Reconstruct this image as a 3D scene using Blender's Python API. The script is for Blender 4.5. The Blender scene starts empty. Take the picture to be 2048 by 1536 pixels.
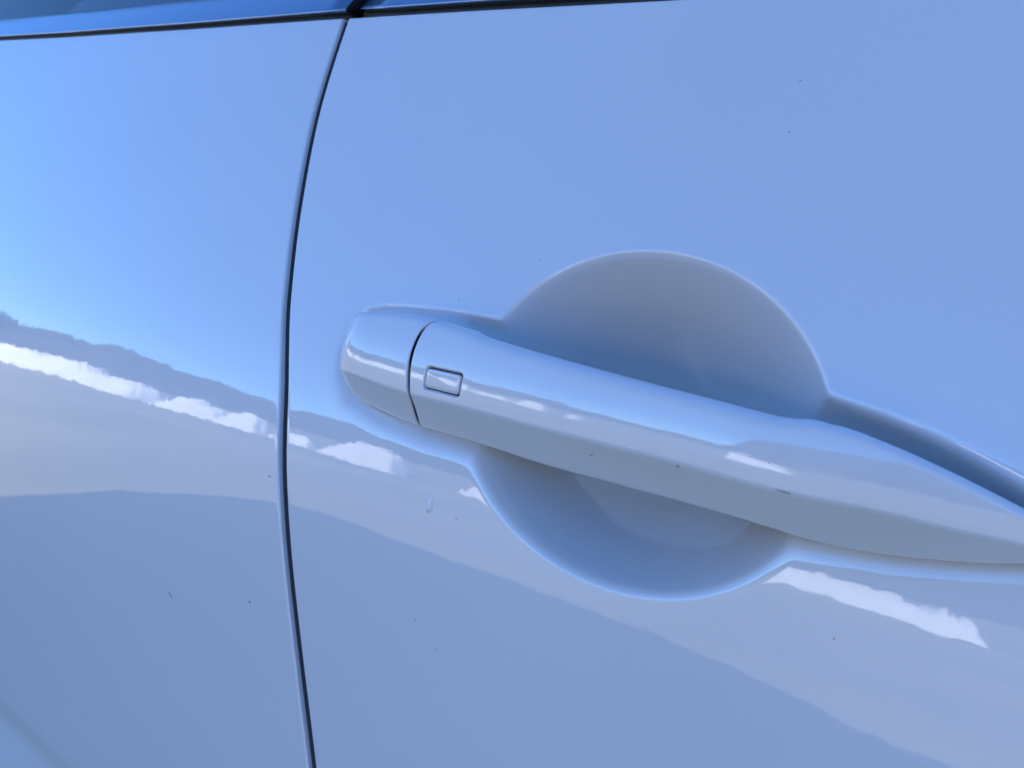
import bpy, math, random
import numpy as np
from mathutils import Vector, Matrix
R = math.radians
random.seed(7)
np.random.seed(7)
scene = bpy.context.scene
C = scene.collection

# ------------------------------------------------------------------ camera
cam_data = bpy.data.cameras.new('camera')
cam = bpy.data.objects.new('camera', cam_data)
C.objects.link(cam)
cam.matrix_world = Matrix((
    (0.80335, -0.24166, 0.54427, 0.13607),
    (0.56090, 0.00000, -0.82789, -0.20697),
    (0.20006, 0.97036, 0.13555, 0.98389),
    (0, 0, 0, 1)))
cam_data.sensor_width = 36.0
cam_data.lens = 36.0 * 1500.0 / 2048.0
cam_data.clip_start = 0.01
cam_data.clip_end = 3000.0
cam_data.dof.use_dof = True
cam_data.dof.focus_distance = 0.235
cam_data.dof.aperture_fstop = 30.0
scene.camera = cam

# ------------------------------------------------------------------ sky, sun, exposure
SUN_EL, SUN_AZ = R(33.0), R(14.0)        # the sun stands behind the car; azimuth from +Y towards +X
world = bpy.data.worlds.new('World')
scene.world = world
world.use_nodes = True
wn = world.node_tree
wn.nodes.clear()
sky = wn.nodes.new('ShaderNodeTexSky')
sky.sky_type = 'NISHITA'
sky.sun_disc = False
sky.sun_elevation = SUN_EL
sky.sun_rotation = SUN_AZ
sky.altitude = 300.0
sky.air_density = 0.9
sky.dust_density = 0.0
sky.ozone_density = 10.0
bg = wn.nodes.new('ShaderNodeBackground')
bg.inputs['Strength'].default_value = 0.15
wo = wn.nodes.new('ShaderNodeOutputWorld')
wn.links.new(sky.outputs[0], bg.inputs['Color'])
wn.links.new(bg.outputs[0], wo.inputs['Surface'])
sun_data = bpy.data.lights.new('sun', 'SUN')
sun_data.energy = 5.0
sun_data.angle = R(0.53)
sun_data.color = (1.0, 0.88, 0.73)
sun = bpy.data.objects.new('sun', sun_data)
C.objects.link(sun)
to_sun = Vector((math.sin(SUN_AZ) * math.cos(SUN_EL), math.cos(SUN_AZ) * math.cos(SUN_EL), math.sin(SUN_EL)))
sun.rotation_euler = (-to_sun).to_track_quat('-Z', 'Y').to_euler()
sun.location = (0, 6, 8)
vs = scene.view_settings
vs.view_transform = 'Standard'
vs.look = 'None'
vs.gamma = 1.0
vs.exposure = 1.32
vs.use_white_balance = True
vs.white_balance_temperature = 6000.0   # the phone is balanced for sunlight, so the shade stays blue
scene.cycles.use_denoising = True
scene.cycles.max_bounces = 10
scene.cycles.sample_clamp_indirect = 8.0

# ------------------------------------------------------------------ materials
def mat(name, color, rough=0.5, metal=0.0, spec=0.5, coat=0.0, coat_rough=0.02, coat_ior=1.5):
    m = bpy.data.materials.new(name)
    m.use_nodes = True
    b = m.node_tree.nodes['Principled BSDF']
    b.inputs['Base Color'].default_value = (*color, 1)
    b.inputs['Roughness'].default_value = rough
    b.inputs['Metallic'].default_value = metal
    b.inputs['Specular IOR Level'].default_value = spec
    b.inputs['Coat Weight'].default_value = coat
    b.inputs['Coat Roughness'].default_value = coat_rough
    b.inputs['Coat IOR'].default_value = coat_ior
    return m, m.node_tree.nodes, m.node_tree.links, b

def paint_material(name, orange, dirt, soft):
    m, N, L, b = mat(name, (0.68, 0.69, 0.72), 0.45, 0, 0.25, 1.0, 0.025, 1.85)
    tc = N.new('ShaderNodeTexCoord')
    # faint flow of the clear lacquer: only the coat is disturbed
    n1 = N.new('ShaderNodeTexNoise'); n1.inputs['Scale'].default_value = 140; n1.inputs['Detail'].default_value = 1.5
    L.new(tc.outputs['Object'], n1.inputs['Vector'])
    bp = N.new('ShaderNodeBump'); bp.inputs['Strength'].default_value = orange; bp.inputs['Distance'].default_value = 0.0004
    L.new(n1.outputs['Fac'], bp.inputs['Height'])
    L.new(bp.outputs['Normal'], b.inputs['Coat Normal'])
    # sparse dust specks and a thin film of road dirt
    vo = N.new('ShaderNodeTexVoronoi'); vo.inputs['Scale'].default_value = 85; vo.inputs['Randomness'].default_value = 1
    L.new(tc.outputs['Object'], vo.inputs['Vector'])
    sep = N.new('ShaderNodeSeparateColor'); L.new(vo.outputs['Color'], sep.inputs[0])
    mr = N.new('ShaderNodeMapRange'); mr.inputs['From Min'].default_value = 0.55; mr.inputs['From Max'].default_value = 1.0
    mr.inputs['To Min'].default_value = 0.0; mr.inputs['To Max'].default_value = 0.032 * dirt
    L.new(sep.outputs[0], mr.inputs['Value'])
    lt = N.new('ShaderNodeMath'); lt.operation = 'LESS_THAN'
    L.new(vo.outputs['Distance'], lt.inputs[0]); L.new(mr.outputs[0], lt.inputs[1])
    k = N.new('ShaderNodeMath'); k.operation = 'MULTIPLY'; k.inputs[1].default_value = 0.75
    L.new(lt.outputs[0], k.inputs[0])
    n2 = N.new('ShaderNodeTexNoise'); n2.inputs['Scale'].default_value = 9; n2.inputs['Detail'].default_value = 6
    L.new(tc.outputs['Object'], n2.inputs['Vector'])
    mr2 = N.new('ShaderNodeMapRange'); mr2.inputs['From Min'].default_value = 0.35; mr2.inputs['From Max'].default_value = 0.8
    mr2.inputs['To Min'].default_value = 0.0; mr2.inputs['To Max'].default_value = 0.10
    L.new(n2.outputs['Fac'], mr2.inputs['Value'])
    mx = N.new('ShaderNodeMix'); mx.data_type = 'RGBA'
    mx.inputs['A'].default_value = b.inputs['Base Color'].default_value
    mx.inputs['B'].default_value = (0.50, 0.49, 0.47, 1)
    L.new(mr2.outputs[0], mx.inputs['Factor'])
    mx2 = N.new('ShaderNodeMix'); mx2.data_type = 'RGBA'
    L.new(mx.outputs['Result'], mx2.inputs['A']); mx2.inputs['B'].default_value = (0.22, 0.20, 0.18, 1)
    L.new(k.outputs[0], mx2.inputs['Factor'])
    L.new(mx2.outputs['Result'], b.inputs['Base Color'])
    cr = N.new('ShaderNodeMapRange'); cr.inputs['To Min'].default_value = soft; cr.inputs['To Max'].default_value = soft + 0.04
    L.new(n2.outputs['Fac'], cr.inputs['Value']); L.new(cr.outputs[0], b.inputs['Coat Roughness'])
    return m

M_PAINT = paint_material('white_paint', 0.09, 1.0, 0.012)
M_HANDLE = paint_material('white_handle_paint', 0.03, 0.7, 0.04)
M_RUBBER, _n, _l, _b = mat('black_rubber', (0.012, 0.013, 0.015), 0.55)
M_BLACK, _n, _l, _b = mat('matt_black_plastic', (0.006, 0.006, 0.007), 0.95, 0, 0.05)
M_GRIP_BACK, _n, _l, _b = mat('darkened_grip_back', (0.045, 0.05, 0.06), 0.5)
M_SEAL, _n, _l, _b = mat('dark_door_seal', (0.035, 0.042, 0.055), 0.7)
M_DARK, _n, _l, _b = mat('dark_inner_metal', (0.03, 0.035, 0.045), 0.6)
M_CHROME, _n, _l, _b = mat('satin_chrome', (0.31, 0.36, 0.46), 0.14, 1.0)
M_GLASS, _n, _l, _b = mat('tinted_window_glass', (0.02, 0.035, 0.04), 0.02, 0, 0.6)
M_TYRE, _n, _l, _b = mat('tyre_rubber', (0.018, 0.018, 0.02), 0.8)
M_RIM, _n, _l, _b = mat('alloy_rim', (0.55, 0.56, 0.58), 0.3, 1.0)
M_GRIME, _n, _l, _b = mat('road_grime', (0.32, 0.30, 0.29), 0.85)
M_CHIP, _n, _l, _b = mat('worn_chip', (0.40, 0.38, 0.38), 0.8)
# ------------------------------------------------------------------ helpers
def new_obj(name, me, material, parent=None, label=None, category=None, kind=None, group=None):
    o = bpy.data.objects.new(name, me)
    C.objects.link(o)
    if me is not None and material is not None:
        me.materials.clear(); me.materials.append(material)
    if parent is not None:
        o.parent = parent
    for k_, v_ in (('label', label), ('category', category), ('kind', kind), ('group', group)):
        if v_:
            o[k_] = v_
    return o

def mesh(name, verts, faces, smooth=True):
    me = bpy.data.meshes.new(name)
    me.from_pydata(np.asarray(verts, float).tolist(), [], faces)
    if len(faces) < 20000:
        me.validate()
    if smooth:
        me.polygons.foreach_set('use_smooth', [True] * len(me.polygons))
    me.update()
    return me

def grid_faces(nu, nv, close_v=False, flip=False, keep=None):
    f = []
    nvv = nv if close_v else nv - 1
    for i in range(nu - 1):
        for j in range(nvv):
            a, b_, c, d = i * nv + j, i * nv + (j + 1) % nv, (i + 1) * nv + (j + 1) % nv, (i + 1) * nv + j
            if keep is None or keep(i, j):
                f.append((a, d, c, b_) if flip else (a, b_, c, d))
    return f

def pchip(xs, ys, x):
    xs = np.asarray(xs, float); ys = np.asarray(ys, float); x = np.asarray(x, float)
    h = np.diff(xs); dl = np.diff(ys) / h
    m = np.zeros_like(ys)
    for i in range(1, len(xs) - 1):
        if dl[i - 1] * dl[i] > 0:
            w1, w2 = 2 * h[i] + h[i - 1], h[i] + 2 * h[i - 1]
            m[i] = (w1 + w2) / (w1 / dl[i - 1] + w2 / dl[i])
    m[0], m[-1] = dl[0], dl[-1]
    xc = np.clip(x, xs[0], xs[-1])
    i = np.clip(np.searchsorted(xs, xc) - 1, 0, len(h) - 1)
    t = (xc - xs[i]) / h[i]
    return ((1 + 2 * t) * (1 - t) ** 2 * ys[i] + t * (1 - t) ** 2 * h[i] * m[i]
            + t * t * (3 - 2 * t) * ys[i + 1] + t * t * (t - 1) * h[i] * m[i + 1])

def softplus(t, k):
    return k * np.logaddexp(0, t / k)

def smin(a, b, k):
    return -k * np.logaddexp(-a / k, -b / k)

def poly_sd(px, pz, poly):
    """signed distance to a closed polygon, negative inside (arrays)"""
    d = np.full(px.shape, 1e9); inside = np.zeros(px.shape, bool)
    n = len(poly)
    for i in range(n):
        (ax, az), (bx, bz) = poly[i], poly[(i + 1) % n]
        ex, ez = bx - ax, bz - az
        t = np.clip(((px - ax) * ex + (pz - az) * ez) / (ex * ex + ez * ez), 0, 1)
        d = np.minimum(d, np.hypot(px - ax - t * ex, pz - az - t * ez))
        cond = ((az > pz) != (bz > pz))
        with np.errstate(divide='ignore', invalid='ignore'):
            xi = ax + (pz - az) * ex / (ez if ez != 0 else 1e-12)
        inside ^= cond & (px < xi)
    return np.where(inside, -d, d)

# ------------------------------------------------------------------ the shape of the car's side (metres; h is outward, world y = -h)
ZS_X = [-2.4, -1.2, -.376, -.2, -.1, 0, .1, .3, 1.2, 2.4]
ZS_Z = [.77, .79, .863, .889, .903, .9165, .932, .948, .957, .957]

def base(x, z):
    """the plain body side without handle recess: bulging shoulder, tuck below it, flare above the sill"""
    x = np.asarray(x, float); z = np.asarray(z, float)
    w = z - pchip(ZS_X, ZS_Z, x)
    back = np.clip(-x - .1, 0, .45)
    L = .04 + .1 * back
    a = .158 + .12 * back
    b = .213
    h = .0083 - (a * w + b * (L * (np.logaddexp(w / L, -w / L) - math.log(2))))
    # lower crease: the skin turns back out under a sharp line
    t = .672 - z
    h = h + .42 * softplus(t, .003) - .26 * softplus(t + .010, .003) - .22 * softplus(-(z - .42), .03)
    ends = np.clip(np.abs(x - .15) - 1.2, 0, 2)
    return h - .006 * (x - .05) ** 2 - .12 * ends ** 2.2

# door gap line (rear edge of the front door)
GZ = [.20, .60, .70, .783, .817, .853, .890, .918, .956, 1.0, 1.05, 1.096, 1.15]
GX = [.09, .015, -.020, -.0493, -.0623, -.0762, -.0905, -.1027, -.1260, -.1499, -.1716, -.1843, -.196]
def xg(z):
    return pchip(GZ, GX, z)

# hand recess: an elliptical bowl joined to a narrow pocket that follows the handle
POCKET = [(-84.5, 950), (-83.5, 956), (-79, 961), (-70, 964), (-60, 965.7), (-38, 968.1), (-15, 969.3), (20, 970.5), (60, 971), (97, 970.8),
          (108, 969.6), (120, 967.8), (132, 965.0), (142, 962.2), (153, 958.6), (164, 954.0), (169, 950.5), (167, 949), (158, 948.2), (147, 945.2), (133, 940.6),
          (123, 937.9), (112, 935.6), (101, 933.5), (60, 929), (-7, 924.6), (-27, 923), (-50, 923.2), (-70, 926.2), (-80, 934), (-84, 943)]
BOWL_C, BOWL_R, BOWL_A = (42.7, 952.1), (60.2, 49.8), R(-7.9)

def recess(x, z):
    """depth in metres"""
    X, Z = x * 1000, z * 1000
    near = (X > -130) & (X < 215) & (Z > 870) & (Z < 1035)
    out = np.zeros(X.shape)
    X, Z = X[near], Z[near]
    ca, sa = math.cos(BOWL_A), math.sin(BOWL_A)
    u = ((X - BOWL_C[0]) * ca + (Z - BOWL_C[1]) * sa) / BOWL_R[0]
    v = (-(X - BOWL_C[0]) * sa + (Z - BOWL_C[1]) * ca) / BOWL_R[1]
    r = np.hypot(u, v) + 1e-9
    g = np.hypot(u / BOWL_R[0], v / BOWL_R[1]) / r
    db = (r - 1) / g
    lower = 1 / (1 + np.exp((Z - 945) / 8))
    kb = 0.22 + 0.5 * lower
    q = np.minimum(softplus(1 - r, kb / 54.0), 1.0)
    bowl = 46 * (1 - (1 - q) ** (2.05 - 0.3 * lower))
    dp = poly_sd(X, Z, POCKET)
    depth = np.interp(X, [-90, -60, -20, 90, 110, 140, 170], [3.4, 3.8, 6, 15, 17, 15, 8])
    depth = depth * (1 - .75 * lower * np.clip((X - 70) / 40, 0, 1))
    kp = 0.5 + 0.8 * lower + 0.5 * np.clip((X - 90) / 30, 0, 1)
    s = softplus(-dp, kp)
    pocket = depth * (1 - np.exp(-s / (depth * .55)))
    bowl = bowl * (1 - .42 * np.clip(v, -.75, 1))
    tot = -smin(-bowl, -pocket, 1.1)
    tot = tot - (-smin(np.zeros(1), np.zeros(1), 1.1))[0]
    # fade the soft-max offset away from the rim
    far = np.clip((np.minimum(db, dp) - 6) / 25, 0, 1)
    out[near] = np.maximum(tot, -.2) * (1 - far) * .001
    return out

def skin(x, z):
    return base(x, z) - recess(x, z)

def to_world(x, h, z):
    return np.stack([x, -h, z], -1)

def seg(a, b, step):
    n = max(2, int(round(abs(b - a) / step)) + 1)
    return list(np.linspace(a, b, n))

def merge(*ls):
    o = []
    for l in ls:
        for v in l:
            if not o or abs(v - o[-1]) > 1e-7:
                o.append(v)
    return np.array(o)

# ------------------------------------------------------------------ the car
car = new_obj('car', None, None, label='glossy white car parked in shade, seen close at its door handle', category='car')

Z_BELT = 1.0945
def belt_z(x):
    return Z_BELT - .012 * np.asarray(x)

zv = merge(seg(.26, .60, .02), seg(.60, .70, .004), seg(.70, .885, .008), seg(.885, 1.012, .00042), seg(1.012, 1.09, .004))
HEM = .0022
def panel_mesh(name, s_list, edge_fn, sign, top=True, HEM=HEM):
    """a door skin as (s, z) grid; s is the distance from the shut line, with a rolled hem there and along the belt"""
    s = np.asarray(s_list)
    # hem at the shut line: a flange going in, then a quarter round
    cols_s, cols_d = [], []
    cols_s.append(.0012); cols_d.append(.022)
    cols_s.append(.0); cols_d.append(HEM + .004)
    for a in np.linspace(0, math.pi / 2, 8):
        cols_s.append(HEM * (1 - math.cos(a))); cols_d.append(HEM * (1 - math.sin(a)))
    for v in s:
        if v > HEM * 1.02:
            cols_s.append(v); cols_d.append(0.0)
    cs, cd = np.array(cols_s), np.array(cols_d)
    # rows: z fraction towards the belt, then belt hem
    rows_z = list(zv) ; rows_d = [0.0] * len(zv)
    rows_t = [None] * len(zv)
    if top:
        for a in np.linspace(math.pi / 2, 0, 7):
            rows_z.append(None); rows_t.append(HEM * (1 - math.cos(a))); rows_d.append(HEM * (1 - math.sin(a)))
        rows_z.append(None); rows_t.append(0.0); rows_d.append(.018)
    V = []
    for zz, tt, dd in zip(rows_z, rows_t, rows_d):
        if zz is None:
            x0 = sign * cs + edge_fn(Z_BELT)
            zrow = belt_z(x0) - tt
            x0 = sign * cs + edge_fn(zrow)
        else:
            zrow = np.full(cs.shape, zz)
            x0 = sign * cs + edge_fn(zrow)
        xe = np.where(cd > 0, sign * np.maximum(cs, 0) + edge_fn(zrow), x0)
        h = skin(xe, zrow) - cd - dd
        V.append(to_world(xe, h, zrow))
    V = np.array(V).reshape(-1, 3)
    return mesh(name, V, grid_faces(len(rows_z), len(cs), flip=(sign < 0)))

s_front = merge(seg(HEM, .012, .0016), seg(.012, .365, .00045), seg(.365, .45, .006), seg(.45, 1.10, .03))
front_door = new_obj('front_door', panel_mesh('front_door', s_front, xg, 1, True, .0012), M_PAINT, car,
                     label='white front door skin with a round hand recess behind the handle')
s_rear = merge(seg(HEM, .012, .0016), seg(.012, .08, .006), seg(.08, .95, .012))
GAP = .0050
rear_door = new_obj('rear_door', panel_mesh('rear_door', s_rear, lambda z: xg(z) - GAP, -1, True, .0010), M_PAINT, car,
                    label='white rear door skin behind the shut line')

# door seal, drawn forward over the flange so the shut line goes dark
zz = np.linspace(.27, 1.0955, 80)
V = []
for z_ in zz:
    for dx, dd in ((-GAP - .001, .0022), (-GAP + .0005, .0024), (-GAP + .0010, .012), (-.001, .013), (.006, .014)):
        x_ = xg(z_) + dx
        V.append((x_, -(base(x_, z_) - dd), z_))
new_obj('door_seal', mesh('door_seal', V, grid_faces(len(zz), 5, flip=True)), M_SEAL, car)

# belt line: black weather strip, bright moulding, glass
def strip(name, xs, prof, material, parent, label=None, closed=True):
    """prof: list of (dz above the belt, outward offset from the skin there)"""
    V = []
    for x_ in xs:
        zb = float(belt_z(x_)); hb = float(base(x_, zb))
        for dz, dh in prof:
            V.append((x_, -(hb + dh), zb + dz))
    n = len(prof)
    F = grid_faces(len(xs), n, close_v=closed)
    if closed:
        F.append(tuple(range(n))[::-1]); F.append(tuple((len(xs) - 1) * n + i for i in range(n)))
    me = mesh(name, V, F)
    return new_obj(name, me, material, parent, label)

XG_B = float(xg(Z_BELT))
xs_f = np.linspace(XG_B + .0045, .93, 50)
xs_r = np.linspace(-1.0, XG_B - .0045, 45)
def moulding_profile(x0):
    return [(.0042, -.018), (.0041, -.006), (.0041, -.0022), (.0043, -.0014), (.0049, -.0013), (.0062, -.0020), (.012, -.0058), (.018, -.0100), (.0245, -.0148),
            (.0275, -.0178), (.0282, -.0205), (.0272, -.0245), (.024, -.028)]
for nm, xs_, par in (('belt_moulding', xs_f, front_door), ('belt_moulding', xs_r, rear_door)):
    strip(nm, xs_, moulding_profile(0), M_CHROME, par, 'bright metal moulding along the window sill')
    strip('weather_strip', xs_, [(-.002, -.020), (-.001, -.0062), (.002, -.0050), (.0050, -.0056), (.008, -.020)], M_RUBBER, par)
    strip('window_seal', xs_, [(.026, -.034), (.0275, -.0265), (.0300, -.0275), (.0315, -.0290), (.030, -.036)], M_RUBBER, par)
strip('moulding_gap_fill', np.linspace(XG_B - .0052, XG_B + .0044, 3), [(a_, b_ + .0004) for a_, b_ in moulding_profile(0)], M_BLACK, rear_door)  # black filler added so the gap between the mouldings looks dark
def glass(xs_, par):
    V = []
    zt = np.linspace(0, 1, 12)
    for x_ in xs_:
        zb = float(belt_z(x_)); hb = float(base(x_, zb))
        for t in zt:
            V.append((x_, -(hb - .033 - .16 * t - .05 * t * t), zb + .012 + .40 * t))
    o = new_obj('window_pane', mesh('window_pane', V, grid_faces(len(xs_), len(zt))), M_GLASS, par)
glass(xs_f[2:-6], front_door)
glass(xs_r[8:-2], rear_door)
# black pillar cover between the two windows
V = []
for z_ in np.linspace(0, 1, 12):
    zb = float(belt_z(XG_B)); hb = float(base(XG_B, zb))
    for dx, dd in ((-.05, .030), (-.03, .0255), (0, .0265), (.03, .0255), (.05, .030)):
        V.append((XG_B + dx, -(hb - dd - .16 * z_ - .05 * z_ * z_), zb - .012 + .42 * z_))
new_obj('door_pillar', mesh('door_pillar', V, grid_faces(12, 5, flip=True)), M_BLACK, car)

# ------------------------------------------------------------------ the handle (mm tables in the plane of the door)
HX  = [-82.5, -82, -80, -75, -68.5, -65.5, -50, -28, 0, 40, 80, 100, 120, 140, 155, 165, 170]
HF  = [-3.5, -1.0, 3.8, 8.6, 13.2, 14.1, 15.3, 17.3, 20.6, 23.2, 22.8, 20.6, 16.6, 11.0, 6.0, 1.5, -2]
TX  = [-82.5, -81.5, -79, -75, -70, -60, -37, -11, -3, 14, 50, 80, 90, 95, 99.5, 106, 116, 127, 135, 143, 155, 165, 170]
TZ  = [945.5, 949.5, 954.5, 958.6, 960.6, 962.6, 965.1, 965.3, 964.4, 964.3, 964.4, 964.7, 964.7, 965.2, 966.0, 966.0, 964.8, 962.6, 960.6, 958.4, 955.2, 952.6, 951.3]
LX  = [-82.5, -75, -65, -50, -28, -4, 15, 32, 49, 72, 98, 111, 121, 131, 145, 160, 170]
LZ  = [942, 939.4, 938.4, 938.4, 939.3, 941.6, 943.0, 944.2, 945.6, 947.2, 948.2, 949.4, 950.1, 950.3, 950.9, 951.0, 950.9]
BX  = [-82.5, -81.5, -79, -74, -68, -60, -50, -33, -20, -8, 0, 23, 46, 62, 76, 90, 101, 112, 123, 133, 140, 146, 155, 165, 170]
BZ  = [941, 938, 934.5, 931.2, 929.2, 927.5, 926.6, 926.9, 928.2, 929.4, 930.0, 931.3, 933.3, 934.7, 935.9, 936.7, 936.7, 937.4, 939.3, 941.9, 944.0, 946.3, 948.6, 950.0, 950.6]
# height of the back face above the door plane: buried at both ends, free over the bowl
KX  = [-90, -30, -20, -8, 10, 80, 94, 106, 116, 180]
KH  = [-9, -9, -11, -15.0, -20.0, -20.0, -18.0, -17, -18, -18]
Z_REF = .9475

def section(x, n_face=(10, 26, 70, 26, 10)):
    """handle outline at station x (mm): list of (z, H) from the back underside round the front to the back upper side"""
    hf = float(pchip(HX, HF, x)); zt = float(pchip(TX, TZ, x)); zl = float(pchip(LX, LZ, x)); zb = float(pchip(BX, BZ, x)); hk = float(pchip(KX, KH, x))
    hk = min(hk, hf - 4)
    zl = min(max(zl, zb + .5), zt - .8)
    wl, wt = zl - zb, zt - zl
    hb = max(hf - 0.80 * wl, hk + 1.5)
    face = lambda t: hf + .07 * t - t * t / (2 * 42.0)
    rt = min(float(np.interp(x, [-60, 0, 90, 115], [2.6, 3.6, 3.4, 2.0])), wt * .35)                      # rounding into the upper side
    za, ha = zt - rt, face(wt - rt)
    slope = -(-.07 + (wt - rt) / 42.0)
    rc = min(.9, wl * .3, wt * .2)              # crease rounding
    rb = min(2.0, wl * .3)
    ub = np.array([zl - zb, hf - hb]); ub = ub / (np.linalg.norm(ub) + 1e-9)
    def bez(p0, p1, p2, n):
        t = np.linspace(0, 1, n)[:, None]
        return (1 - t) ** 2 * np.array(p0) + 2 * t * (1 - t) * np.array(p1) + t * t * np.array(p2)
    def line(p0, p1, n):
        t = np.linspace(0, 1, n)[:, None]
        return (1 - t) * np.array(p0) + t * np.array(p1)
    pts = []
    bot_back = (zb + .35 * wl + .5, hk)
    bot_in = (zb + .3, max(hb - 2.0, hk))
    P = []
    P.append(line(bot_back, (zb + .8, hk + .2), 5))
    P.append(bez((zb + .8, hk + .2), (zb + .1, hk + .4), (zb, hk + min(1.2, .4 * (hb - hk))), 5))
    p_edge0 = (zb, max(hb - rb * .8, hk + min(1.25, .45 * (hb - hk))))
    p_edge1 = (zb + ub[0] * rb, hb + ub[1] * rb)
    P.append(line((zb, hk + min(1.2, .4 * (hb - hk))), p_edge0, 4))
    P.append(bez(p_edge0, (zb, hb), p_edge1, 10))
    p_c0 = (zl - ub[0] * rc, hf - ub[1] * rc)
    P.append(line(p_edge1, p_c0, 14))
    P.append(bez(p_c0, (zl, hf), (zl + rc, face(rc)), 7))
    tt = np.linspace(rc, wt - rt, 76)
    P.append(np.stack([zl + tt, [face(t) for t in tt]], 1))
    drop = max(min(ha + slope * rt - rt * 1.2, ha - .3), hk + 1.4)
    P.append(bez((za, ha), (zt, ha + slope * rt), (zt, drop), 16))
    rk = min(3.0, .45 * (drop - hk), .3 * wt)
    wb = zt - min(.24 * (drop - hk - rk), .35 * wt)
    P.append(line((zt, drop), (wb, hk + rk), 8))
    P.append(bez((wb, hk + rk), (wb - .1, hk), (wb - rk, hk), 8))
    P.append(line((wb - rk, hk), (wb - rk - .1 * wt, hk), 4))
    out = [P[0]]
    for q in P[1:]:
        out.append(q[1:])
    return np.vstack(out)

_cache = {}
def sec(x):
    k = round(x * 20) / 20
    if k not in _cache:
        _cache[k] = section(k)
    return _cache[k]

# the split between the fixed end cap and the pull grip
SPLIT_Z = [929, 930.8, 934, 938.3, 945.6, 950, 954, 957.6, 960.5, 962.5, 964.5, 966]
SPLIT_X = [-28.8, -28.7, -28.3, -28.1, -30.3, -31.4, -31.9, -32.0, -31.8, -31.2, -29.8, -27.5]
NV = len(section(0))
split = []
for j in range(NV):
    x_ = -28.0
    for _ in range(6):
        x_ = float(np.interp(sec(x_)[j, 0], SPLIT_Z, SPLIT_X))
    split.append(x_)
split = np.array(split)
# smooth along the section
for _ in range(4):
    split[1:-1] = (split[:-2] + 2 * split[1:-1] + split[2:]) / 4

HREF_X = np.linspace(-.09, .18, 60)
HREF = base(HREF_X, np.full(60, Z_REF))
def handle_point(x, j, shrink=0.0):
    s = sec(x)
    z, H = s[j]
    if shrink:
        c = np.array([(s[:, 0].min() + s[:, 0].max()) / 2, s[:, 1].mean()])
        d = c - np.array([z, H]); L_ = np.linalg.norm(d) + 1e-9
        z, H = np.array([z, H]) + d / L_ * min(shrink, L_)
    return z, H

# keyless-entry button: rounded rectangle let into the grip
BTN_C, BTN_W, BTN_H, BTN_R, BTN_A = (-13.9, 947.4), 16.2, 6.2, 1.3, R(5.0)
def btn_sd(x, z, grow=0.0):
    ca, sa = math.cos(BTN_A), math.sin(BTN_A)
    u = (x - BTN_C[0]) * ca + (z - BTN_C[1]) * sa
    v = -(x - BTN_C[0]) * sa + (z - BTN_C[1]) * ca
    qx, qz = abs(u) - BTN_W / 2 - grow + BTN_R, abs(v) - BTN_H / 2 - grow + BTN_R
    return math.hypot(max(qx, 0), max(qz, 0)) + min(max(qx, qz), 0) - BTN_R

def face_height(x, z):
    """height of the handle's front at (x, z) mm"""
    s = sec(x)
    k0 = int(np.argmax(s[:, 1])) - 30
    f = s[max(k0, 0):k0 + 130]
    o = np.argsort(f[:, 0])
    return float(np.interp(z, f[o, 0], f[o, 1]))

def hw(x, z, H):
    xm = x * .001
    return (xm, -(float(np.interp(xm, HREF_X, HREF)) + H * .001), z * .001)

handle = new_obj('door_handle', None, None, car, label='white pull handle with a long tapering grip across a round recess')

# thin dark strips imitating the contact shade below the handle's fixed ends
def contact_shade_strip(pts):
    pts = np.array(pts, float)
    d = np.gradient(pts, axis=0); d /= np.linalg.norm(d, axis=1)[:, None] + 1e-9
    nrm = np.stack([-d[:, 1], d[:, 0]], 1)
    V = []
    for p, q in zip(pts, nrm):
        for off, up in ((.45, .0), (.3, .35), (.0, .45), (-1.5, .45)):
            X_, Z_ = p + q * off
            x_, z_ = X_ * .001, Z_ * .001
            V.append((x_, -(float(skin(np.array([x_]), np.array([z_]))[0]) + up * .001), z_))
    new_obj('handle_contact_shade', mesh('handle_contact_shade', V, grid_faces(len(pts), 4)), M_RUBBER, handle)
xl = np.linspace(-64, -24, 50)
contact_shade_strip([(x_, float(pchip(BX, BZ, x_))) for x_ in xl][::-1])
xt = np.linspace(106, 166, 50)
contact_shade_strip([(x_, float(pchip(BX, BZ, x_))) for x_ in xt][::-1])

# end cap
us = np.concatenate([np.linspace(0, 1, 46) ** 1.8 * .96, np.linspace(.965, 1, 8)])
V = []
rings = 0
for u_ in us:
    for j in range(NV):
        x1 = split[j] - 1.45
        x_ = -82.5 + (x1 + 82.5) * u_
        edge = max(0.0, 1 - (x1 - x_) / .7) if u_ > .9 else 0
        z, H = handle_point(x_, j, .55 * (1 - math.sqrt(max(0, 1 - edge ** 2))))
        V.append(hw(x_, z, H))
    rings += 1
for j in range(NV):
    z, H = handle_point(split[j] - 1.9, j, 2.6)
    V.append(hw(split[j] - 2.5, z, H))
rings += 1
end_cap = new_obj('end_cap', mesh('end_cap', V, grid_faces(rings, NV, flip=False)), M_HANDLE, handle, label='fixed white cap at the end of the handle')

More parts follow.
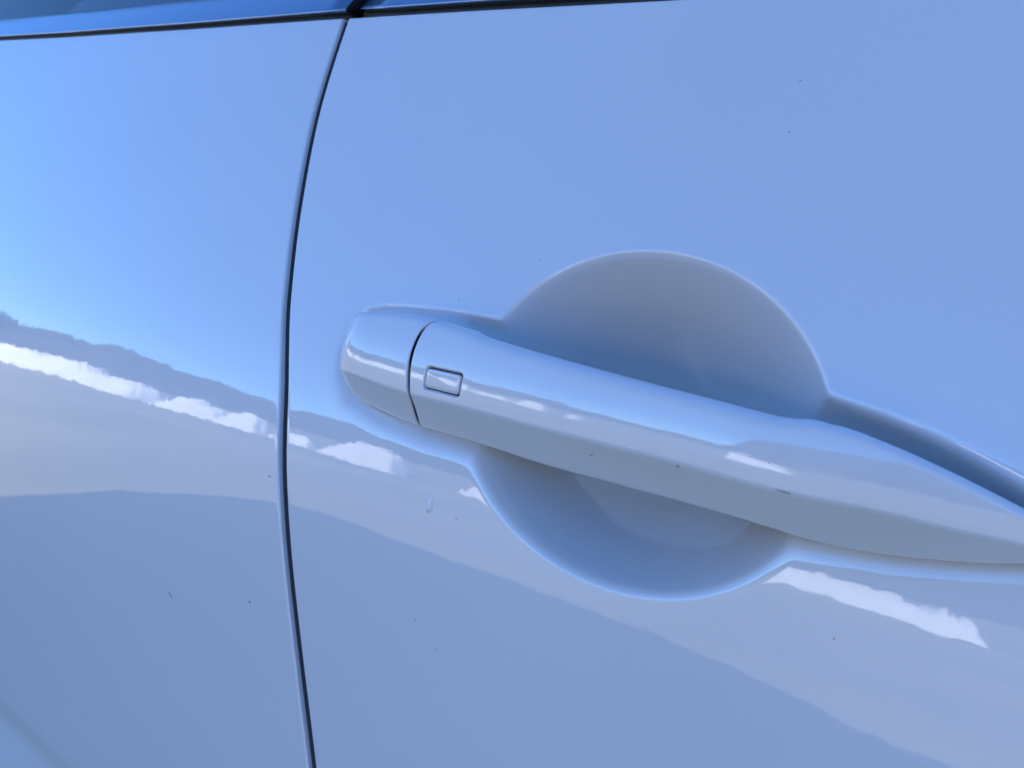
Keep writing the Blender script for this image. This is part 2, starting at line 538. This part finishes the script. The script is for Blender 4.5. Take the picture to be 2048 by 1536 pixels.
# pull grip
xa = np.concatenate([np.linspace(0, 1.0, 8), np.linspace(1.4, 32, 118)[0:], np.linspace(32.8, 122, 90), np.linspace(123, 202, 70)])
V = []
rings = 0
for j in range(NV):
    z, H = handle_point(split[j] + .3, j, 2.6)
    V.append(hw(split[j] + .5, z, H))
rings += 1
for d in xa:
    for j in range(NV):
        w_ = min(1.0, d / 150.0)
        x_ = split[j] * (1 - w_) + (-30.0) * w_ + d * (200.0 / 202.0)
        x_ = min(x_, 170.0)
        edge = max(0.0, 1 - d / .7)
        z, H = handle_point(x_, j, .55 * (1 - math.sqrt(max(0, 1 - edge ** 2))))
        if -26 < x_ < -2 and H > 10:
            H -= 1.5 / (1 + math.exp(min(40, btn_sd(x_, z, .7) / .09)))
        V.append(hw(x_, z, H))
    rings += 1
grip = new_obj('grip', mesh('grip', V, grid_faces(rings, NV)), M_HANDLE, handle, label='white grip with a crease along its lower third, tapering to a point')

# unseen finger side of the grip, darkened to deepen the shade in the bowl
grip.data.materials.append(M_GRIP_BACK)
for i, p in enumerate(grip.data.polygons):
    j = i % (NV - 1)
    if j < 10 or j > NV - 16:
        p.material_index = 1

# dark core closing the split between cap and grip
V = []
for d in (-3.2, 1.6):
    for j in range(NV):
        z, H = handle_point(split[j] + d, j, 2.2)
        V.append(hw(split[j] + d, z, H))
new_obj('handle_core', mesh('handle_core', V, grid_faces(2, NV)), M_RUBBER, handle)

# button with softly rounded edge and a chamfer along its lower side
ca, sa = math.cos(BTN_A), math.sin(BTN_A)
def rr_outline(grow, n=10):
    pts = []
    for cx, cz, a0 in ((1, 1, 0), (-1, 1, 90), (-1, -1, 180), (1, -1, 270)):
        for a in np.linspace(a0, a0 + 90, n):
            r_ = max(BTN_R + grow, .2)
            pts.append(((BTN_W / 2 + grow - r_) * cx + r_ * math.cos(R(a)), (BTN_H / 2 + grow - r_) * cz + r_ * math.sin(R(a))))
    return pts
V = []
levels = [(0, -2.4), (0, -.25), (-.06, -.1), (-.2, .02), (-.45, .07), (-1.1, .09)]
n_o = len(rr_outline(0))
for g_, dh in levels:
    for u_, v_ in rr_outline(g_):
        x_ = BTN_C[0] + u_ * ca - v_ * sa
        z = BTN_C[1] + u_ * sa + v_ * ca
        ch = -.28 * max(0.0, (-v_ - BTN_H / 2 + 1.25)) if dh > -.3 else 0
        V.append(hw(x_, z, face_height(x_, z) + dh + ch))
F = grid_faces(len(levels), n_o, close_v=True)
F.append(tuple((len(levels) - 1) * n_o + i for i in range(n_o)))
keyless_button = new_obj('keyless_button', mesh('keyless_button', V, F), M_HANDLE, handle, label='small flush rectangular button at the end of the grip')
# black ring at the bottom of the button's well, darkening its gap
V = []
for g_, dh in ((.72, -1.2), (-.3, -1.2)):
    for u_, v_ in rr_outline(g_):
        x_ = BTN_C[0] + u_ * ca - v_ * sa; z = BTN_C[1] + u_ * sa + v_ * ca
        V.append(hw(x_, z, face_height(x_, z) + dh))
new_obj('button_gap_ring', mesh('button_gap_ring', V, grid_faces(2, n_o, close_v=True)), M_RUBBER, handle)

# ------------------------------------------------------------------ dirt, chips and dried drops
def blob(name, pts, height, material, parent, n=18, seed=0, label=None):
    """pts(u, v) maps a unit disc to world point and outward normal"""
    rnd = random.Random(seed)
    ph = [rnd.random() * 6.28 for _ in range(3)]
    V = []; F = []
    rr = [1.0, .8, .45]
    for k, r_ in enumerate(rr):
        for i in range(n):
            a = 2 * math.pi * i / n
            w_ = r_ * (1 + .22 * math.sin(2 * a + ph[0]) + .14 * math.sin(3 * a + ph[1]) + .08 * math.sin(5 * a + ph[2]))
            hh = (height * (0, .6, .95)[k]) - (2e-5 if k == 0 else 0)
            V.append(pts(w_ * math.cos(a), w_ * math.sin(a), hh))
    V.append(pts(0, 0, height))
    F = grid_faces(3, n, close_v=True)
    for i in range(n):
        F.append((2 * n + i, 2 * n + (i + 1) % n, 3 * n))
    return new_obj(name, mesh(name, V, F), material, parent, label)

def on_door(x0, z0, rx, rz, rot=0):
    c_, s_ = math.cos(rot), math.sin(rot)
    def f(u, v, h):
        x_ = x0 + (u * rx * c_ - v * rz * s_); z_ = z0 + (u * rx * s_ + v * rz * c_)
        return (x_, -(float(skin(np.array([x_]), np.array([z_]))[0]) + h), z_)
    return f
def on_handle(x0, z0, rx, rz, rot=0):
    c_, s_ = math.cos(rot), math.sin(rot)
    def f(u, v, h):
        x_ = x0 + (u * rx * c_ - v * rz * s_); z_ = z0 + (u * rx * s_ + v * rz * c_)
        X_, Y_, Z_ = hw(x_, z_, face_height(x_, z_)); return (X_, Y_ - h, Z_)
    return f
blob('dirt_mark', on_door(-.1531, .8124, .0015, .0006, R(-35)), .0002, M_GRIME, rear_door, seed=1)
for i, (x_, z_, r_) in enumerate([(-.0995, .8319, .0011), (-.0937 - .006, .8865, .0009)]):
    blob('dirt_mark', on_door(x_, z_, r_ * .8, r_ * .6), .0001, M_GRIME, rear_door, seed=2 + i)
for i, (x_, z_, r_) in enumerate([(-.0125, .8626, .0005), (-.0015, .8565, .0005), (-.0948, 1.0327, .0005), (-.0086, .9924, .0004), (.061, 1.0442, .0005), (.1145, .9141, .0004), (-.0045, .9025, .0005)]):
    blob('dirt_speck', on_door(x_, z_, r_ * .7, r_ * .55), .00008, M_GRIME, front_door, seed=10 + i)
for i, (x_, z_, rx_, rz_, ro) in enumerate([(71.6, 946.4, .6, .5, 0), (97.8, 948.3, 1.6, .45, -.05), (45.5, 941.0, .8, .3, .3)]):
    blob('paint_chip', on_handle(x_, z_, rx_, rz_, ro), .00006, M_CHIP, grip, seed=20 + i)
blob('water_drop', on_door(-.0166, .9027, .0015, .0026, R(-12)), .0004, M_HANDLE, front_door, seed=30)
blob('water_drop', on_door(.0532, .9172, .0016, .0016, 0), .0003, M_HANDLE, front_door, seed=31)

# ------------------------------------------------------------------ the rest of the car
WHEEL_X, WHEEL_Z, ARCH = (1.42, -1.32), .345, .40
def side_panel(name, x0, x1, flip, label, side=1):
    xs_ = np.linspace(x0, x1, 60); zs_ = np.linspace(.26, 1.10, 50)
    V = []
    cut = np.zeros((len(zs_), len(xs_)), bool)
    for i, z_ in enumerate(zs_):
        for j, x_ in enumerate(xs_):
            X_, Z_ = x_, z_
            for wx in WHEEL_X:
                r_ = math.hypot(X_ - wx, Z_ - WHEEL_Z)
                if r_ < ARCH:
                    cut[i, j] = True
                    if r_ > ARCH - .035:
                        X_, Z_ = wx + (X_ - wx) * ARCH / r_, WHEEL_Z + (Z_ - WHEEL_Z) * ARCH / r_
                        cut[i, j] = False
            h_ = float(base(X_, Z_))
            y_ = -h_ if side > 0 else 1.78 + h_
            V.append((X_, y_, Z_))
    keep = lambda i, j: not (cut[i, j] or cut[i + 1, j] or cut[i, j + 1] or cut[i + 1, j + 1])
    return new_obj(name, mesh(name, V, grid_faces(len(zs_), len(xs_), keep=keep, flip=flip)), M_PAINT, car, label)
side_panel('front_fender', .965, 2.30, False, 'white front fender with a round wheel arch')
side_panel('rear_quarter_panel', -2.05, -.972, False, 'white rear quarter panel with a round wheel arch')
side_panel('far_side_panel', -2.05, 2.30, True, 'white panels on the far side of the car', -1)

# inner shell: closes the body behind the skins, carries hood, tailgate and roof
def loft(name, sections, material, parent, label=None):
    n = len(sections[0]); V = [p for s_ in sections for p in s_]
    F = grid_faces(len(sections), n, close_v=True)
    F.append(tuple(range(n))[::-1]); F.append(tuple((len(sections) - 1) * n + i for i in range(n)))
    return new_obj(name, mesh(name, V, F), material, parent, label)
def box_section(x, y0, y1, z0, z1, r):
    pts = []
    for cy, cz, a0 in ((y1 - r, z1 - r, 0), (y0 + r, z1 - r, 90), (y0 + r, z0 + r, 180), (y1 - r, z0 + r, 270)):
        for a in np.linspace(a0, a0 + 90, 6):
            pts.append((x, cy + r * math.cos(R(a)), cz + r * math.sin(R(a))))
    return pts
loft('floor_pan', [box_section(x_, .10, 1.68, .24, z1, .05) for x_, z1 in ((-2.0, .95), (-1.9, 1.02), (.95, 1.02), (1.1, .98), (2.15, .80), (2.28, .70))], M_DARK, car)
hood = []
for x_, z_, yi in ((.90, 1.10, .07), (1.3, 1.06, .075), (1.8, .99, .10), (2.15, .88, .17), (2.33, .72, .30), (2.36, .55, .34)):
    hood.append([(x_, yi + (1.78 - 2 * yi) * t, z_ + .05 * math.sin(math.pi * t)) for t in np.linspace(0, 1, 14)])
new_obj('hood', mesh('hood', [p for r_ in hood for p in r_], grid_faces(len(hood), 14, flip=True)), M_PAINT, car)
roof_st = []
for x_, z_, yi in ((-1.98, 1.10, .07), (-1.85, 1.36, .20), (-1.70, 1.55, .30), (-1.3, 1.64, .315), (-.6, 1.67, .31), (.1, 1.65, .31), (.45, 1.58, .30), (.75, 1.40, .21), (1.10, 1.10, .07)):
    roof_st.append([(x_, yi + (1.78 - 2 * yi) * t, z_ + .035 * math.sin(math.pi * t) ** .6) for t in np.linspace(0, 1, 16)])
new_obj('roof', mesh('roof', [p for r_ in roof_st for p in r_], grid_faces(len(roof_st), 16, flip=True)), M_PAINT, car, 'white roof of the car')
for sgn, nm in ((1, 'cabin_side'), (-1, 'cabin_side')):
    V = []
    for r_ in roof_st:
        p = r_[0]
        y_ = p[1] + .012 if sgn > 0 else 1.78 - p[1] - .012
        V.append((p[0], .115 if sgn > 0 else 1.665, 1.06)); V.append((p[0], y_, p[2]))
    new_obj(nm, mesh(nm, V, grid_faces(len(roof_st), 2, flip=sgn < 0), False), M_GLASS, car)
V = [(-2.05, .16, .26), (-2.05, 1.62, .26), (-2.10, .14, .7), (-2.10, 1.64, .7), (-1.98, .07, 1.10), (-1.98, 1.71, 1.10)]
new_obj('tailgate', mesh('tailgate', V, [(0, 2, 3, 1), (2, 4, 5, 3)], False), M_PAINT, car)

def wheel(x_, y_, sgn):
    w_ = new_obj('wheel', None, None, car)
    w_.location = (x_, y_, WHEEL_Z)
    prof = [(.225, -.10), (.30, -.11), (.335, -.095), (.345, -.06), (.345, .06), (.335, .095), (.30, .11), (.225, .10)]
    n = 40
    V = [(r_ * math.cos(2 * math.pi * i / n), yy, r_ * math.sin(2 * math.pi * i / n)) for i in range(n + 1) for r_, yy in prof]
    new_obj('tyre', mesh('tyre', V, grid_faces(n + 1, len(prof), close_v=True)), M_TYRE, w_)
    V = []; F = []
    for k in range(5):
        a = 2 * math.pi * k / 5
        for r_, wd, dy in ((.03, .035, -.075), (.22, .028, -.09)):
            for s_ in (-1, 1):
                for yy in (0, .03):
                    V.append((r_ * math.cos(a) - s_ * wd * math.sin(a), sgn * (dy + yy), r_ * math.sin(a) + s_ * wd * math.cos(a)))
        o = k * 8
        F += [(o, o + 2, o + 6, o + 4), (o + 1, o + 5, o + 7, o + 3), (o, o + 4, o + 5, o + 1), (o + 2, o + 3, o + 7, o + 6)]
    o = len(V); n = 30
    for i in range(n):
        a = 2 * math.pi * i / n
        V += [(.215 * math.cos(a), sgn * -.09, .215 * math.sin(a)), (.23 * math.cos(a), sgn * -.09, .23 * math.sin(a)), (.215 * math.cos(a), sgn * .09, .215 * math.sin(a))]
    for i in range(n):
        j = (i + 1) % n
        F += [(o + 3 * i, o + 3 * j, o + 3 * j + 1, o + 3 * i + 1), (o + 3 * i, o + 3 * i + 2, o + 3 * j + 2, o + 3 * j)]
    new_obj('rim', mesh('rim', V, F, False), M_RIM, w_)
for wx in WHEEL_X:
    wheel(wx, .13, 1); wheel(wx, 1.65, -1)

# ------------------------------------------------------------------ the place mirrored in the paint
def noise_mat(name, c1, c2, scale, rough=.9, detail=8, lo=.35, hi=.65):
    m, N, L, b = mat(name, c1, rough, 0, .2)
    tc = N.new('ShaderNodeTexCoord')
    n1 = N.new('ShaderNodeTexNoise'); n1.inputs['Scale'].default_value = scale; n1.inputs['Detail'].default_value = detail
    L.new(tc.outputs['Object'], n1.inputs['Vector'])
    mr = N.new('ShaderNodeMapRange'); mr.inputs['From Min'].default_value = lo; mr.inputs['From Max'].default_value = hi
    L.new(n1.outputs['Fac'], mr.inputs['Value'])
    mx = N.new('ShaderNodeMix'); mx.data_type = 'RGBA'
    mx.inputs['A'].default_value = (*c1, 1); mx.inputs['B'].default_value = (*c2, 1)
    L.new(mr.outputs[0], mx.inputs['Factor']); L.new(mx.outputs['Result'], b.inputs['Base Color'])
    return m
M_ASPHALT = noise_mat('yellowed_asphalt', (.25, .226, .145), (.43, .392, .26), .45, lo=.3, hi=.7)  # ground yellowed so the light it bounces onto the car turns warmer
M_SNOW = noise_mat('old_snow', (.86, .87, .88), (.74, .74, .74), 1.2, .8)
M_HILL = noise_mat('wooded_hill', (.045, .045, .042), (.085, .08, .072), .05)

V = []; n = 40
rings_r = [0, 3, 8, 20, 60, 200, 700, 2500]
for r_ in rings_r[1:]:
    for i in range(n):
        V.append((r_ * math.cos(2 * math.pi * i / n), r_ * math.sin(2 * math.pi * i / n), 0))
V.append((0, 0, 0))
F = grid_faces(len(rings_r) - 1, n, close_v=True, flip=True)
F += [(i, (i + 1) % n, len(V) - 1) for i in range(n)]
new_obj('ground', mesh('ground', V, F, False), M_ASPHALT, kind='structure')

def snow_bank(x0, y0, x1, y1, hgt, width, seed, label, rough=1.0):
    rnd = np.random.RandomState(seed)
    L_ = math.hypot(x1 - x0, y1 - y0); nu = max(8, int(L_ / .1)); nv = 18
    ux, uy = (x1 - x0) / L_, (y1 - y0) / L_
    ph = rnd.rand(12) * 6.28
    V = []
    for i in range(nu + 1):
        t = i / nu; s_ = t * L_
        env = min(1, (t * L_ / .35)) ** .6 * min(1, ((1 - t) * L_ / .35)) ** .6
        hh = hgt * env * (1 + .10 * math.sin(s_ * 11 + ph[5]) * math.sin(s_ * 3.3 + ph[6]) + .16 * math.sin(s_ * .9 + ph[0]) + .10 * math.sin(s_ * 2.3 + ph[1]) + .06 * math.sin(s_ * 5.1 + ph[2])
                          + rough * (.06 * math.sin(s_ * 13.1 + ph[7]) + .05 * math.sin(s_ * 21.7 + ph[8]) + .05 * rnd.uniform(-1, 1)))
        for j in range(nv + 1):
            v = j / nv * 2 - 1
            z_ = hh * (1 - abs(v) ** 4) + .05 * math.sin(s_ * 6 + v * 9 + ph[3]) * (1 - abs(v)) * env
            off = v * width / 2 + .12 * math.sin(s_ * 1.7 + ph[4])
            V.append((x0 + ux * s_ - uy * off, y0 + uy * s_ + ux * off, max(z_, 0) - .02))
    return new_obj('snow_bank', mesh('snow_bank', V, grid_faces(nu + 1, nv + 1, flip=True)), M_SNOW, None, label, 'snow bank', None, 'ploughed snow banks mirrored in the paint')
snow_bank(-40, -8.6, -15.3, -8.6, .86, 1.4, 1, 'longest sunlit snow bank mirrored as the broad white band on the rear door')
snow_bank(-15.0, -9.0, -12.9, -9.1, .78, .7, 2, 'low snow bank mirrored next to the long band on the rear door')
snow_bank(-12.6, -8.9, -11.4, -9.0, .88, .6, 6, 'tall blocky snow heap mirrored in the middle of the rear door')
snow_bank(-11.1, -9.0, -10.0, -9.1, .7, .5, 3, 'snow heap mirrored close to the shut line on the rear door')
snow_bank(-9.7, -9.1, -8.0, -9.3, .85, .7, 7, 'snow bank mirrored on the front door beside the shut line')
snow_bank(-7.0, -9.6, -6.2, -9.7, .8, .7, 4, 'snow heap mirrored on the front door below the handle cap')
snow_bank(-2.6, -11.0, .3, -11.4, .88, 2.0, 5, 'snow bank mirrored below the tapering end of the handle', 2.2)

V = []; nu, nv = 300, 14
ph = np.random.rand(16) * 6.28
for i in range(nu + 1):
    a = R(-175) + R(170) * i / nu
    rg = 140 + 20 * math.sin(a * 3 + ph[0])
    hh = 10.5 + 3.5 * math.sin(a * 2.2 + 1.2) + 2.2 * math.sin(a * 7 + ph[1]) + 1.6 * math.sin(a * 17 + ph[2]) + .9 * math.sin(a * 43 + ph[3]) + .7 * math.sin(a * 97 + ph[4]) + random.uniform(-.7, .7)
    ad = math.degrees(a)                     # added bluff, standing in for the photographer's dark reflection
    hh += 50 / (1 + math.exp(-(ad + 100) / 2.4)) / (1 + math.exp((ad + 58) / 4.0))
    for j in range(nv + 1):
        t = j / nv
        V.append(((rg + 60 * t) * math.cos(a), (rg + 60 * t) * math.sin(a), hh * math.sin(t * math.pi / 2) ** .8 - .05 + (random.uniform(-.5, .5) if 0 < j < nv else 0)))
new_obj('hills', mesh('hills', V, grid_faces(nu + 1, nv + 1, flip=False)), M_HILL, kind='structure')
